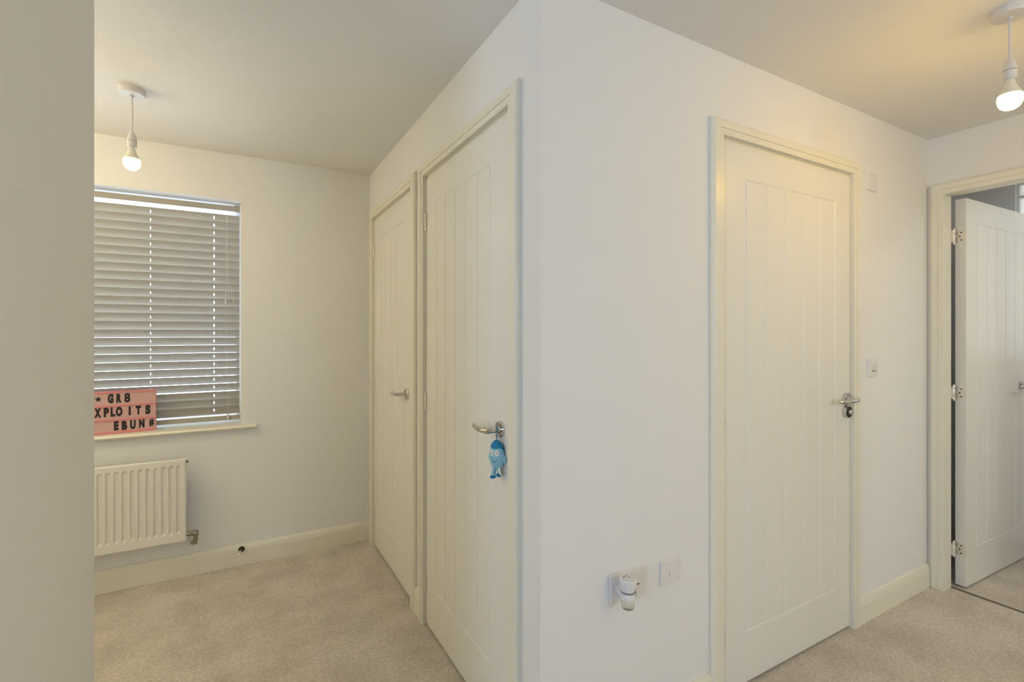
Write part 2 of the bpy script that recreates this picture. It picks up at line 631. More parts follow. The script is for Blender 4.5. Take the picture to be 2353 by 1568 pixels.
def knuckle_hinge(parent, fn, u, z, n=.004, r=.0058, hh=.078):
    b = bmesh.new()
    axis = (0, 0, 1)
    c = Vector(fn(u, z, n))
    cuts = (-.5, -.28, .26, .5)
    for a, d in zip(cuts, cuts[1:]):
        lathe(b, [(0, a * hh + .0004), (r * .9, a * hh + .0004), (r, a * hh + .0016), (r, d * hh - .0016), (r * .9, d * hh - .0004), (0, d * hh - .0004)], c, axis, 16)
    lathe(b, [(0, -.5 * hh - .004), (r * .5, -.5 * hh - .003), (r * .75, -.5 * hh), (r * .75, .5 * hh), (r * .5, .5 * hh + .003), (0, .5 * hh + .004)], c, axis, 12)
    o = new_obj('hinge', b, M['hinge'], parent, smooth=True)
    return o


HZ = (1.800, 0.998, 0.196)


def closed_door(name, D, to3d, gus, hinge_at, hsgn, handle_u, handle_z, label, rose_h=.009, lock_z=None, latch=None):
    w = D['u1'] - D['u0']
    root = empty(name, to3d(D['u0'], 0, 0), label, 'door', kind='structure')
    bmx = leaf_mesh(w, .040, .2, 1.871, [g - D['u0'] for g in gus])
    place(bmx, lambda u, z, n: to3d(u + D['u0'], z, n))
    new_obj('door_leaf', bmx, M['door'], root)
    for z in HZ:
        knuckle_hinge(root, to3d, hinge_at, z)
    lever_handle(root, to3d, handle_u, handle_z, hsgn, rose_h, lock_z)
    if latch:
        b = bmesh.new()
        vs = box(b, latch - .0012, latch + .0005, -.022, .0015, .9567, 1.0412)
        for v in vs:
            v.co = Vector(to3d(v.co.x, v.co.z, v.co.y))
        o = new_obj('strike_plate', b, M['brass'], root)
        o['label'] = 'dull metal strike plate'
    return root


closed_door('door_1', DA2, onA, [1.470, 1.570, 1.670, 1.771, 1.872, 1.973], 2.098, 1, 1.3925, .9946,
            'white grooved door nearest the outer corner, blue soft toy on its handle')
closed_door('door_2', DA1, onA, [2.4373, 2.535, 2.633, 2.731, 2.829, 2.9269], 3.034, 1, 2.3786, 1.0024,
            'narrow white grooved door in the far passage corner')
closed_door('door_3', DB, onB, [1.6475, 1.7695, 1.890, 2.0105, 2.1305, 2.2475], 1.5155, -1, 2.3311, 1.0156,
            'closed white grooved hall door with chrome lever and round lock', rose_h=.013, lock_z=.9602, latch=2.3678)

# open door at right: hinged on the far side, swung into the small room
root = empty('door_4', (3.237, 1.0395, 0), 'white grooved door standing open into the small room at right', 'door', kind='structure')
root.rotation_euler = (0, 0, math.radians(-1.9))
W4 = .838


def on4(u, z, n):       # local to the leaf: u away from the hinge, n towards -Y (seen face)
    c, s = math.cos(math.radians(-1.9)), math.sin(math.radians(-1.9))
    x, y = u, -n
    return (3.237 + x * c - y * s, 1.0395 + x * s + y * c, z)


bmx = leaf_mesh(W4, .044, .2, 1.871, [.115, .237, .358, .478, .599, .720])
place(bmx, on4)
new_obj('door_leaf', bmx, M['door'], root)
for z in HZ:
    h = bpy.data.objects.new('hinge', None)
    h.location = on4(0, z, 0)
    C.objects.link(h)
    h.parent = root
    h.matrix_parent_inverse = root.matrix_basis.inverted()
    pw = root.matrix_basis @ root.matrix_basis.inverted() @ h.matrix_basis
    b = bmesh.new()
    vs = box(b, -.0022, .0005, -.040, -.0005, z - .0305, z + .0305)
    for v in vs:
        v.co = Vector(on4(v.co.x, v.co.z, v.co.y))
    o = new_obj('hinge_plate', b, M['hinge'], smooth=False)
    o.parent = h
    o.matrix_parent_inverse = pw.inverted()
    b = bmesh.new()
    for (nn, dz) in ((-.019, .019), (-.025, 0), (-.019, -.019)):
        lathe(b, [(.0036, 0), (.0036, .0006), (.0025, .0008), (.0, .0003)], on4(-.0022, z + dz, nn), Vector(on4(-1, 0, 0)) - Vector(on4(0, 0, 0)), 12)
    o = new_obj('screw', b, M['dark'], smooth=True)
    o.parent = h
    o.matrix_parent_inverse = pw.inverted()
    b = bmesh.new()
    c = (3.2145, 1.0815, z)
    hh, r = .078, .0065
    cuts = (-.5, -.28, .26, .5)
    for a, d in zip(cuts, cuts[1:]):
        lathe(b, [(0, a * hh + .0005), (r * .9, a * hh + .0005), (r, a * hh + .002), (r, d * hh - .002), (r * .9, d * hh - .0005), (0, d * hh - .0005)], c, (0, 0, 1), 18)
    lathe(b, [(0, -.5 * hh - .004), (r * .5, -.5 * hh - .003), (r * .7, -.5 * hh), (r * .7, .5 * hh), (r * .5, .5 * hh + .003), (0, .5 * hh + .004)], c, (0, 0, 1), 12)
    box(b, 3.197, 3.2145, 1.083, 1.0875, z - .0305, z + .0305)
    tube(b, [(3.2145, 1.079, z), (3.2365, 1.077, z)], .002, 8)
    o = new_obj('knuckle', b, M['hinge'], smooth=True)
    o.parent = h
    o.matrix_parent_inverse = pw.inverted()
lever_handle(root, on4, .672, 1.006, -1)

# carpet joint in the open doorway
bm = bmesh.new()
box(bm, 3.190, 3.2075, DC['arch0'], DC['arch1'], 0, .0035)
tag(new_obj('threshold_strip', bm, M['strip'], bevel=.0015), 'thin dull threshold strip on the carpet in the open doorway', 'threshold strip')

# ------------------------------------------------------------------ window with blind
GL = YW + 0.205      # plane of the window frame
x0, x1, z0, z1 = WIN1
win = empty('window_1', ((x0 + x1) / 2, YW, z0), 'white window behind the slatted blind at the passage end', 'window', kind='structure')
bm = bmesh.new()


def frame_ring(bm, a0, a1, c0, c1, w, d0, d1, to3d, whead=None):
    wh = w if whead is None else whead
    for (ua, ub, za, zb) in ((a0, a0 + w, c0, c1), (a1 - w, a1, c0, c1), (a0 + w, a1 - w, c0, c0 + w), (a0 + w, a1 - w, c1 - wh, c1)):
        vs = box(bm, ua, ub, d0, d1, za, zb)
        for v in vs:
            v.co = Vector(to3d(v.co.x, v.co.z, v.co.y))


frame_ring(bm, x0, x1, z0 - .02, z1, .024, 0, .06, lambda u, z, d: (u, GL + d, z), whead=.018)
box(bm, x0 + .024, x1 - .024, GL, GL + .06, z0 + .004, z0 + .050)
new_obj('window_frame', bm, M['upvc'], win, bevel=.003)
bm = bmesh.new()
box(bm, x0 + .02, x1 - .02, GL + .03, GL + .034, z0 + .002, z1 - .015)
new_obj('pane', bm, M['pane'], win)
bm = bmesh.new()
# sill board with a rounded nose that runs past the opening on both sides
nose = [(YW - .030, z0 - .006), (YW - .0345, z0 - .0115), (YW - .030, z0 - .019), (YW - .026, z0 - .0225), (YW, z0 - .0225), (YW, z0), (YW - .026, z0 - .0015)]
a = [bm.verts.new((x0 - .08, y, z)) for y, z in nose]
b2 = [bm.verts.new((x1 + .0795, y, z)) for y, z in nose]
bm.faces.new(a)
bm.faces.new(list(reversed(b2)))
for i in range(len(a)):
    bm.faces.new((a[i], a[(i + 1) % len(a)], b2[(i + 1) % len(a)], b2[i]))
box(bm, x0, x1, YW - .001, GL, z0 - .0225, z0)
new_obj('window_sill', bm, M['wood'], win)

# --- venetian blind
YBL = YW + 0.112     # plane of the blind


def bz(z):           # heights sighted at 0.078 m behind the wall, carried back to the blind's plane
    return EYE + (z - EYE) * YBL / (YW + .078)


bx0, bx1 = x0 + .006, x1 - .0045
blind = empty('venetian_blind', ((bx0 + bx1) / 2, YBL, 2.036), 'grey venetian blind with wide slats closed over the window', 'blind')
bm = bmesh.new()
box(bm, bx0, bx1 - .0, YBL - .022, YBL + .022, bz(1.9975), 2.0370)
new_obj('headrail', bm, M['slat'], blind, bevel=.002)
bm = bmesh.new()
box(bm, bx1 - .026, bx1 + .001, YBL - .026, YBL - .0215, bz(1.9945), 2.0400)
new_obj('end_cap', bm, M['slat'], blind, bevel=.001)
LAD = (-0.400, -0.1059, -0.73)     # ladder cord positions
HOLES = sorted(LAD)
SW, ST = 0.050, 0.0026


def slat(bm, zc, tilt, crown=.0028, holes=True):
    """one curved slat; room edge high, outer edge low."""
    xs = [bx0]
    for h in HOLES:
        xs += [h - .0022, h + .0022]
    xs.append(bx1)
    ts = [-.5, -.36, -.17, -.0, .17, .36, .5]
    top, bot = [], []
    ct, st = math.cos(tilt), math.sin(tilt)
    for t in ts:
        w = t * SW
        c = crown * (1 - (2 * t) ** 2)
        for lst, e in ((top, ST / 2), (bot, -ST / 2)):
            n = c + e
            # w runs from the room edge (-) to the outer edge (+); n is the slat's upper normal
            y = YBL + w * ct + n * st
            z = zc - w * st + n * ct
            lst.append((y, z))
    T = [[bm.verts.new((x, y, z)) for (y, z) in top] for x in xs]
    B = [[bm.verts.new((x, y, z)) for (y, z) in bot] for x in xs]
    hole_cells = {(i, j) for i in (1, 3, 5) for j in (2, 3)} if holes else set()
    nx, nt = len(xs) - 1, len(ts) - 1
    for i in range(nx):
        for j in range(nt):
            if (i, j) in hole_cells:
                continue
            bm.faces.new((T[i][j], T[i + 1][j], T[i + 1][j + 1], T[i][j + 1]))
            bm.faces.new((B[i][j], B[i][j + 1], B[i + 1][j + 1], B[i + 1][j]))
            for di, dj, e in ((0, -1, ((i, j), (i + 1, j))), (0, 1, ((i, j + 1), (i + 1, j + 1))),
                              (-1, 0, ((i, j), (i, j + 1))), (1, 0, ((i + 1, j), (i + 1, j + 1)))):
                ii, jj = i + di, j + dj
                if ii < 0 or jj < 0 or ii >= nx or jj >= nt or (ii, jj) in hole_cells:
                    (p, q), (r, s) = e
                    bm.faces.new((T[p][q], T[r][s], B[r][s], B[p][q]))


bm = bmesh.new()
NS, Z_FIRST, PITCH = 23, bz(1.9560), 0.0440
TILT = math.radians(58)
for i in range(NS):
    slat(bm, Z_FIRST - i * PITCH, TILT)
for zc in (bz(.951), bz(.910), bz(.868)):
    slat(bm, zc, math.radians(68))
new_obj('slats', bm, M['slat'], blind, smooth=True)
bm = bmesh.new()
box(bm, bx0, bx1, YBL - .0245, YBL + .0245, .8065, .8330)
new_obj('bottom_rail', bm, M['slat'], blind, bevel=.003)
for x in LAD:
    bm = bmesh.new()
    for y in (YBL - .0135, YBL + .0135):
        tube(bm, [(x, y, 2.008), (x, y, .830)], .0006, 6)
    new_obj('ladder_cord', bm, M['cord'], blind)
bm = bmesh.new()
cy = YBL - .026
tube(bm, [(-.046, cy, 2.010), (-.046, cy, 1.71), (-.049, cy - .001, 1.507)], .0009, 8)
tube(bm, [(-.040, cy, 2.010), (-.041, cy - .001, 1.70), (-.040, cy - .001, 1.63), (-.026, cy - .002, 1.58), (-.012, cy - .003, 1.49), (-.019, cy - .003, 1.455), (-.032, cy - .002, 1.50), (-.040, cy - .001, 1.60), (-.041, cy, 2.010)], .0009, 8)
tube(bm, [(-.048, cy, 1.47), (-.046, cy, 1.15), (-.038, cy - .001, .90), (-.036, cy - .002, .84)], .0007, 8)
new_obj('pull_cord', bm, M['cord'], blind, smooth=True)
bm = bmesh.new()
lathe(bm, [(0, .018), (.0028, .017), (.0036, .006), (.0062, -.012), (.0066, -.018), (0, -.020)], (-.0485, cy - .001, 1.490), (0, 0, 1), 16)
new_obj('tassel', bm, M['cord'], blind, smooth=True)
bm = bmesh.new()
lathe(bm, [(0, .016), (.0035, .0155), (.0062, .011), (.0072, -.010), (.006, -.0155), (0, -.016)], (-.036, cy - .004, .826), (0, 0, 1), 16)
new_obj('tassel', bm, M['cord'], blind, smooth=True)

# ------------------------------------------------------------------ pink light box sign on the sill
ANG = math.radians(5.5)
PX, PY, PZ = -.366, 3.203, z0 + .0005
sign = empty('light_box_sign', (PX - .15, PY, PZ), 'pink light box sign with rows of black letters on the window sill', 'sign')


def onS(s, z, n):      # s from the sign's right end to the left, n out of the face
    e = Vector((-math.cos(ANG), -math.sin(ANG), 0))
    nn = Vector((math.sin(ANG), -math.cos(ANG), 0))
    p = Vector((PX, PY, 0)) + e * s + nn * n
    return (p.x, p.y, PZ + z)


SWD, SHT = .300, .2165


def sbox(bm, s0, s1, z0_, z1_, n0, n1):
    vs = box(bm, s0, s1, n0, n1, z0_, z1_)
    for v in vs:
        v.co = Vector(onS(v.co.x, v.co.z, v.co.y))


bm = bmesh.new()
sbox(bm, 0, SWD, 0, SHT, -.030, -.002)
new_obj('case', bm, M['pink'], sign, bevel=.002)
bm = bmesh.new()
sbox(bm, .003, SWD - .003, .003, SHT - .003, -.003, .0)
new_obj('face_panel', bm, M['pinkface'], sign)
for (za, zb) in ((.0, .012), (.0645, .0745), (.1365, .147), (.2065, SHT)):
    bm = bmesh.new()
    sbox(bm, 0, SWD, za, zb, -.003, .0028)
    new_obj('rail', bm, M['pink'], sign, bevel=.0008)


def glyph(ch, s, w, h, zb, bold):
    """one letter as its own shell of geometry in the sign plane; returns a bmesh."""
    bmx = bmesh.new()
    if ch == '*':
        pts = []
        for k in range(10):
            r = .5 if k % 2 == 0 else .21
            t = math.pi / 2 + k * math.pi / 5
            pts.append((r * math.cos(t), r * math.sin(t)))
        prism(bmx, [(p[0] * w * 1.2, (p[1] + .42) * h * 1.2) for p in pts], lambda u, v, d: (u, d, v), 0, .0009)
    else:
        cu = bpy.data.curves.new('tmp', 'FONT')
        cu.body = ch
        cu.size = 1.0
        cu.offset = bold
        cu.extrude = .01
        cu.resolution_u = 6
        ob = bpy.data.objects.new('tmp', cu)
        C.objects.link(ob)
        dg = bpy.context.evaluated_depsgraph_get()
        me = bpy.data.meshes.new_from_object(ob.evaluated_get(dg))
        bmx.from_mesh(me)
        bpy.data.objects.remove(ob)
        bpy.data.curves.remove(cu)
        bpy.data.meshes.remove(me)
        xs = [v.co.x for v in bmx.verts]
        ys = [v.co.y for v in bmx.verts]
        ax, bx_, ay, by = min(xs), max(xs), min(ys), max(ys)
        for v in bmx.verts:
            v.co = Vector(((v.co.x - (ax + bx_) / 2) / (bx_ - ax) * w, .0009 * (v.co.z + .01) / .02, (v.co.y - ay) / (by - ay) * h))
    for v in bmx.verts:      # local u to the reader's right = -s
        v.co = Vector(onS(s - v.co.x, zb + v.co.z, .0004 + v.co.y))
    return bmx


ROWS = (
    (('*', .2380, .0250, .0262, .1675), ('G', .1893, .0222, .0485, .1560), ('R', .1558, .0212, .0465, .1570), ('8', .1223, .0240, .0490, .1560)),
    (('X', .2397, .0262, .0480, .0875), ('P', .2060, .0210, .0470, .0880), ('L', .1803, .0182, .0470, .0880), ('O', .1554, .0265, .0490, .0870),
     ('I', .1123, .0086, .0460, .0890), ('T', .0768, .0222, .0470, .0880), ('S', .0365, .0222, .0490, .0870)),
    (('E', .1667, .0190, .0470, .0165), ('B', .1339, .0226, .0470, .0150), ('U', .0993, .0226, .0470, .0150), ('N', .0625, .0226, .0470, .0180), ('#', .0209, .0206, .0410, .0205)),
)
for row in ROWS:
    for ch, s, w, h, zb in row:
        new_obj('letter', glyph(ch, s, w, h, zb, .042 if ch in '8#' else .068), M['letter'], sign)

# ------------------------------------------------------------------ radiator
RX1, RX0 = -.223, -.905
RZ0, RZ1 = .2190, .6500
RY = YW - .100        # front face
rad = empty('radiator', ((RX0 + RX1) / 2, YW, RZ0), 'white ribbed panel radiator under the window', 'radiator')
bm = bmesh.new()
pitch = .0319
cols = [RX0]
c = RX1 - .0325
chan = []
while c > RX0 + .03:
    chan.append(c)
    c -= pitch
xs = {RX0, RX1, RX0 + .006, RX1 - .006}
for c in chan:
    xs |= {c - .0115, c - .0078, c + .0062, c + .0085}
xs = sorted(xs)
zs = sorted({RZ0, RZ0 + .006, RZ0 + .0445, RZ0 + .058, RZ1 - .042, RZ1 - .030, RZ1 - .006, RZ1})


def rad_depth(x, z):
    d = 0.0
    if x in (RX0, RX1) or z in (RZ0, RZ1):
        return .004
    if RZ0 + .0445 < z < RZ1 - .030:
        for c in chan:
            if c - .0082 <= x <= c + .0066:
                d = .0065
    return d


Fv = [[bm.verts.new((x, RY + rad_depth(x, z), z)) for z in zs] for x in xs]
Bv = [[bm.verts.new((x, RY + .016, z)) for z in zs] for x in xs]
for i in range(len(xs) - 1):
    for j in range(len(zs) - 1):
        bm.faces.new((Fv[i][j], Fv[i + 1][j], Fv[i + 1][j + 1], Fv[i][j + 1]))
        bm.faces.new((Bv[i][j], Bv[i][j + 1], Bv[i + 1][j + 1], Bv[i + 1][j]))
for i in range(len(xs) - 1):
    for j in (0, len(zs) - 1):
        bm.faces.new((Fv[i][j], Fv[i + 1][j], Bv[i + 1][j], Bv[i][j]))
for j in range(len(zs) - 1):
    for i in (0, len(xs) - 1):
        bm.faces.new((Fv[i][j], Fv[i][j + 1], Bv[i][j + 1], Bv[i][j]))
new_obj('front_panel', bm, M['radiator'], rad)
bm = bmesh.new()
# convector fins folded behind the panel
k = 0
xx = RX0 + .03
pts = []
while xx < RX1 - .03:
    pts.append((xx, RY + .016 if k % 4 in (0, 3) else RY + .046))
    xx += .012 if k % 2 else .004
    k += 1
for (xa, ya), (xb, yb) in zip(pts, pts[1:]):
    vs = [bm.verts.new(p) for p in ((xa, ya, RZ0 + .02), (xb, yb, RZ0 + .02), (xb, yb, RZ1 - .03), (xa, ya, RZ1 - .03))]
    bm.faces.new(vs)
fin = new_obj('fins', bm, M['radiator'], rad)
sm = fin.modifiers.new('sheet', 'SOLIDIFY')
sm.thickness = .0008
for xb in (RX0 + .14, RX1 - .14):
    bm = bmesh.new()
    box(bm, xb - .012, xb + .012, RY + .046, YW, RZ0 + .05, RZ0 + .085)
    box(bm, xb - .012, xb + .012, RY + .046, YW, RZ1 - .095, RZ1 - .06)
    box(bm, xb - .012, xb + .012, YW - .004, YW, RZ0 + .05, RZ1 - .06)
    new_obj('bracket', bm, M['radiator'], rad)
bm = bmesh.new()
lathe(bm, [(.0085, -.006), (.0085, .003), (.0055, .0035), (.0055, .010), (.003, .011), (0, .011)], (RX1 - .002, RY + .012, .6325), (1, 0, 0), 16)
o = new_obj('bleed_valve', bm, M['brass'], rad, smooth=True)
o['label'] = 'small brass bleed valve'
bm = bmesh.new()
lathe(bm, [(.0075, .008), (.0075, .0095), (0, .0098)], (RX1 - .003, RY + .0065, .6335), (1, -.3, 0), 14)
new_obj('bleed_plug', bm, M['black'], rad, smooth=True)
bm = bmesh.new()
vx, vy, vz = RX1, RY + .014, .2500
lathe(bm, [(.0085, -.008), (.0085, .004), (.012, .005), (.012, .017), (.0095, .018), (.0095, .023), (.0115, .024), (.0115, .036), (.008, .037)], (vx, vy, vz), (1, 0, 0), 16)
lathe(bm, [(0, -.018), (.0105, -.016), (.013, -.008), (.013, .009), (.010, .014), (0, .016)], (vx + .040, vy, vz - .002), (0, 0, 1), 16)
lathe(bm, [(.0095, 0), (.0095, -.012), (.0115, -.013), (.0115, -.024), (.0085, -.025)], (vx + .040, vy, vz - .014), (0, 0, 1), 16)
tube(bm, [(vx + .040, vy, vz - .034), (vx + .040, vy, vz - .046), (vx + .040, vy + .004, vz - .054), (vx + .040, vy + .016, vz - .058), (vx + .036, YW, vz - .058)], .0078, 14)
lathe(bm, [(.0105, 0), (.0105, .012), (.0085, .0135), (0, .0137)], (vx + .033, vy - .002, vz - .046), (-.75, -.65, -.15), 16)
o = new_obj('valve', bm, M['valve'], rad, smooth=True)
o['label'] = 'bright metal angle valve'

# ------------------------------------------------------------------ door stop on the skirting
ds = empty('door_stop', (.030, YW - .0155, .092), 'small metal door stop screwed to the skirting beside the radiator', 'door stop')
bm = bmesh.new()
lathe(bm, [(.0155, 0), (.0155, .003), (.011, .007), (.0065, .0085)], (.030, YW - .0155, .092), (0, -1, 0), 24)
new_obj('base', bm, M['dark'], ds, smooth=True)
AX = (-.24, -.965, -.06)
bm = bmesh.new()
lathe(bm, [(.0048, .004), (.0048, .05), (.0044, .056)], (.030, YW - .0155, .092), AX, 18)
new_obj('stem', bm, M['chrome'], ds, smooth=True)
bm = bmesh.new()
lathe(bm, [(.0058, .052), (.0064, .056), (.0064, .068), (.005, .070), (0, .070)], (.030, YW - .0155, .092), AX, 18)
o = new_obj('rubber_tip', bm, M['plastic'], ds, smooth=True)
o['label'] = 'white rubber tip'


# ------------------------------------------------------------------ pendant lamps with bare bulbs
def pendant(loc, z_holder_top, label, bend, glow):
    x, y, z = loc
    p = empty('pendant_light', loc, label, 'lamp', 'bare bulb pendants')
    bm = bmesh.new()
    lathe(bm, [(.047, 0), (.0468, -.003), (.0455, -.019), (.043, -.0245), (.020, -.0265), (.0075, -.0275), (.0065, -.033), (.0035, -.034)], (x, y, z), (0, 0, 1), 40)
    new_obj('ceiling_rose', bm, M['holder'], p, smooth=True)
    bm = bmesh.new()
    n = 12
    tube(bm, [(x + bend * math.sin(math.pi * k / n), y, z - .028 + (z_holder_top - z + .024) * k / n) for k in range(n + 1)], .0034, 12)
    new_obj('flex', bm, M['holder'], p, smooth=True)
    t = z_holder_top
    bm = bmesh.new()
    lathe(bm, [(.0045, .004), (.0065, 0), (.0115, -.006), (.0150, -.016), (.0172, -.029), (.0176, -.0325), (.0176, -.0335)], (x, y, t), (0, 0, 1), 28)
    lathe(bm, [(.0176, -.0350), (.0176, -.036), (.0168, -.0375), (.0160, -.055), (.0166, -.0575), (.0155, -.0600), (.0135, -.061)], (x, y, t), (0, 0, 1), 28)
    new_obj('lamp_holder', bm, M['holder'], p, smooth=True)
    bm = bmesh.new()
    lathe(bm, [(.0152, -.0325), (.0152, -.0360)], (x, y, t), (0, 0, 1), 24)
    new_obj('seam_ring', bm, M['black'], p, smooth=True)
    b = bpy.data.objects.new('bulb', None)
    b.location = (x, y, t - .058)
    C.objects.link(b)
    b.parent = p
    b.matrix_parent_inverse = p.matrix_basis.inverted()
    bm = bmesh.new()
    lathe(bm, [(.0105, -.056), (.0105, -.066), (.0125, -.069), (.0140, -.078), (.0185, -.0885), (.0245, -.0985), (.0283, -.1085)], (x, y, t), (0, 0, 1), 28)
    o = new_obj('bulb_neck', bm, M['bulbneck'], smooth=True)
    o.parent = b
    o.matrix_parent_inverse = b.matrix_basis.inverted()
    bm = bmesh.new()
    prof = [(.0283, -.1085), (.0292, -.1125), (.0300, -.121), (.0285, -.133), (.0235, -.144), (.0160, -.1505), (.0080, -.1535), (0, -.1545)]
    lathe(bm, prof, (x, y, t), (0, 0, 1), 32)
    o = new_obj('bulb_globe', bm, M[glow], smooth=True)
    o.parent = b
    o.matrix_parent_inverse = b.matrix_basis.inverted()
    o['label'] = 'lit warm white globe'
    return p


pendant((-.3698, 2.518, CEIL), 2.126, 'bare lit bulb hanging in front of the window', .001, 'bulb_passage')
pendant((2.0807, .5638, CEIL), 2.147, 'bare lit bulb hanging at the right edge before the open door', -.0028, 'bulb_hall')


# unseen glowing paper globes added as fill light for hall and passage
def add_fill_globe(loc, r, drop, glow, label):
    x, y, z = loc
    p = empty('fill_globe', loc, label, 'lamp', 'added fill globes')
    bm = bmesh.new()
    lathe(bm, [(.047, 0), (.0455, -.019), (.043, -.0245), (.0065, -.028), (.0035, -.034)], (x, y, z), (0, 0, 1), 32)
    new_obj('ceiling_rose', bm, M['holder'], p, smooth=True)
    bm = bmesh.new()
    tube(bm, [(x, y, z - .03), (x, y, z - drop + r * .9)], .0034, 10)
    new_obj('flex', bm, M['holder'], p, smooth=True)
    bm = bmesh.new()
    n = 26
    lathe(bm, [(r * math.sin(math.pi * (.06 + .88 * k / n)) * (1 + .012 * (k % 2)), -drop + r * math.cos(math.pi * (.06 + .88 * k / n))) for k in range(n + 1)], (x, y, z), (0, 0, 1), 40)
    new_obj('shade', bm, M[glow], p, smooth=True)


add_fill_globe((2.05, -1.35, CEIL), .17, .42, 'fill_hall', 'unseen paper globe added as fill light in the hall behind the viewer')
add_fill_globe((-1.45, 2.45, CEIL), .17, .42, 'fill_passage', 'unseen paper globe added as fill light in the passage behind the near left wall')


# ------------------------------------------------------------------ switches and sockets on the hall wall
def plate(name, u0, u1, za, zb, label, cat):
    root = empty(name, onB((u0 + u1) / 2, za, 0), label, cat)
    bm = bmesh.new()
    vs = box(bm, u0, u1, 0, .0095, za, zb)
    for v in vs:
        if v.co.y > .005:
            v.co.x += .0025 * (1 if v.co.x < (u0 + u1) / 2 else -1)
            v.co.z += .0025 * (1 if v.co.z < (za + zb) / 2 else -1)
    for v in vs:
        v.co = Vector(onB(v.co.x, v.co.z, v.co.y))
    new_obj('face_plate', bm, M['plastic'], root, bevel=.0015)
    return root


def small_box(name, parent, u0, u1, za, zb, n0, n1, m, bevel=.0006, tilt=0.0):
    bm = bmesh.new()
    vs = box(bm, u0, u1, n0, n1, za, zb)
    for v in vs:
        if tilt and v.co.y > (n0 + n1) / 2:
            v.co.y += tilt * (1 if v.co.z > (za + zb) / 2 else -1)
    for v in vs:
        v.co = Vector(onB(v.co.x, v.co.z, v.co.y))
    return new_obj(name, bm, m, parent, bevel=bevel)


r = plate('isolator_switch', 2.506, 2.594, 1.957, 2.041, 'white isolator switch plate high on the hall wall', 'switch')
small_box('rocker', r, 2.545, 2.556, 2.008, 2.036, .009, .0125, M['plastic'], tilt=.0012)
small_box('rocker', r, 2.540, 2.560, 1.972, 1.979, .009, .0105, M['plastic'])
r = plate('light_switch', 2.512, 2.600, 1.105, 1.190, 'white double light switch beside the closed hall door', 'switch')
small_box('rocker', r, 2.541, 2.553, 1.132, 1.160, .009, .0135, M['plastic'], tilt=.0018)
small_box('rocker', r, 2.559, 2.571, 1.132, 1.160, .009, .0135, M['plastic'], tilt=.0018)
small_box('rocker_shadow_gap', r, 2.540, 2.554, 1.1275, 1.1320, .0088, .0100, M['dark'], bevel=0)
small_box('rocker_shadow_gap', r, 2.558, 2.572, 1.1275, 1.1320, .0088, .0100, M['dark'], bevel=0)
r = plate('data_outlet', 1.2025, 1.2880, .4810, .5615, 'white single phone outlet plate right of the double socket', 'outlet')
small_box('module', r, 1.2255, 1.2660, .4985, .5440, .009, .0103, M['plastic'])
small_box('port', r, 1.2315, 1.2460, .5035, .5190, .0101, .0106, M['plastic'], bevel=0)
small_box('port_slot', r, 1.2400, 1.2412, .5060, .5180, .0104, .0109, M['black'], bevel=0)
r = plate('wall_socket', .9905, 1.1360, .4805, .5650, 'white double power socket low on the hall wall', 'socket')
small_box('rocker', r, 1.080, 1.091, .526, .543, .009, .0125, M['plastic'], tilt=.0016)
small_box('rocker', r, 1.032, 1.043, .526, .543, .009, .0125, M['plastic'], tilt=.0016)
small_box('screw', r, 1.060, 1.066, .5200, .5260, .009, .0098, M['grey'], bevel=0)
o = small_box('pin_slot', r, 1.0985, 1.1065, .5140, .5180, .009, .0100, M['black'], bevel=0)

# --- plug-in air freshener
fx, fy, fz = 1.0150, 1.1000, 0
af = empty('air_freshener', (fx, fy, .485), 'white plug-in air freshener with small glass bottle in the double socket', 'air freshener')
bm = bmesh.new()
lathe(bm, [(.0215, .5420), (.0240, .5480), (.0255, .5600), (.0262, .5690), (.0262, .5740), (.0250, .5768), (0, .5775)], (fx, fy, 0), (0, 0, 1), 40)
new_obj('cap', bm, M['plastic'], af, smooth=True)
bm = bmesh.new()
for (dx, dy, w, d) in ((-.0105, .008, .0032, .0014), (-.0035, .0105, .0030, .0014), (.0050, .0115, .0034, .0015), (.0045, .001, .0055, .0016)):
    box(bm, fx + dx - w, fx + dx + w, fy + dy - d, fy + dy + d, .5765, .5781)
new_obj('vent_slots', bm, M['grey'], af)
bm = bmesh.new()
lathe(bm, [(.0205, .5290), (.0215, .5430)], (fx, fy, 0), (0, 0, 1), 40)
# the grey band dips into a drop shape on its right
verts = []
n = 14
for k in range(n + 1):
    t = k / n
    ang = math.radians(-52 + 40 * t)
    dip = .5430 - .0245 * math.sin(math.pi * t) ** 0.8
    verts.append((ang, dip))
ring = []
for ang, dip in verts:
    ring.append((bm.verts.new((fx + .0238 * math.cos(ang), fy + .0238 * math.sin(ang), .5425)),
                 bm.verts.new((fx + .0230 * math.cos(ang), fy + .0230 * math.sin(ang), dip))))
for (a, b3), (c2, d2) in zip(ring, ring[1:]):
    bm.faces.new((a, c2, d2, b3))
o = new_obj('grey_band', bm, M['grey'], af, smooth=True)
o['label'] = 'grey translucent drop-shaped band'
bm = bmesh.new()
lathe(bm, [(.0195, .5150), (.0220, .5165), (.0226, .5210), (.0222, .5330), (.0200, .5365)], (fx, fy, 0), (0, 0, 1), 40)
# plug body reaching back to the socket
tube(bm, [(fx + .002, fy + .010, .526), (fx + .006, fy + .028, .524), (1.024, YB - .0105, .522)], [.019, .021, .0165], 24)
new_obj('body', bm, M['plastic'], af, smooth=True)
bm = bmesh.new()
lathe(bm, [(.0105, .5175), (.0190, .5160), (.0203, .5080), (.0203, .4970), (.0180, .4890), (.0130, .4855), (0, .4850)], (fx, fy, 0), (0, 0, 1), 36)
o = new_obj('glass_bottle', bm, M['glass'], af, smooth=True)
o['label'] = 'clear glass scent bottle'

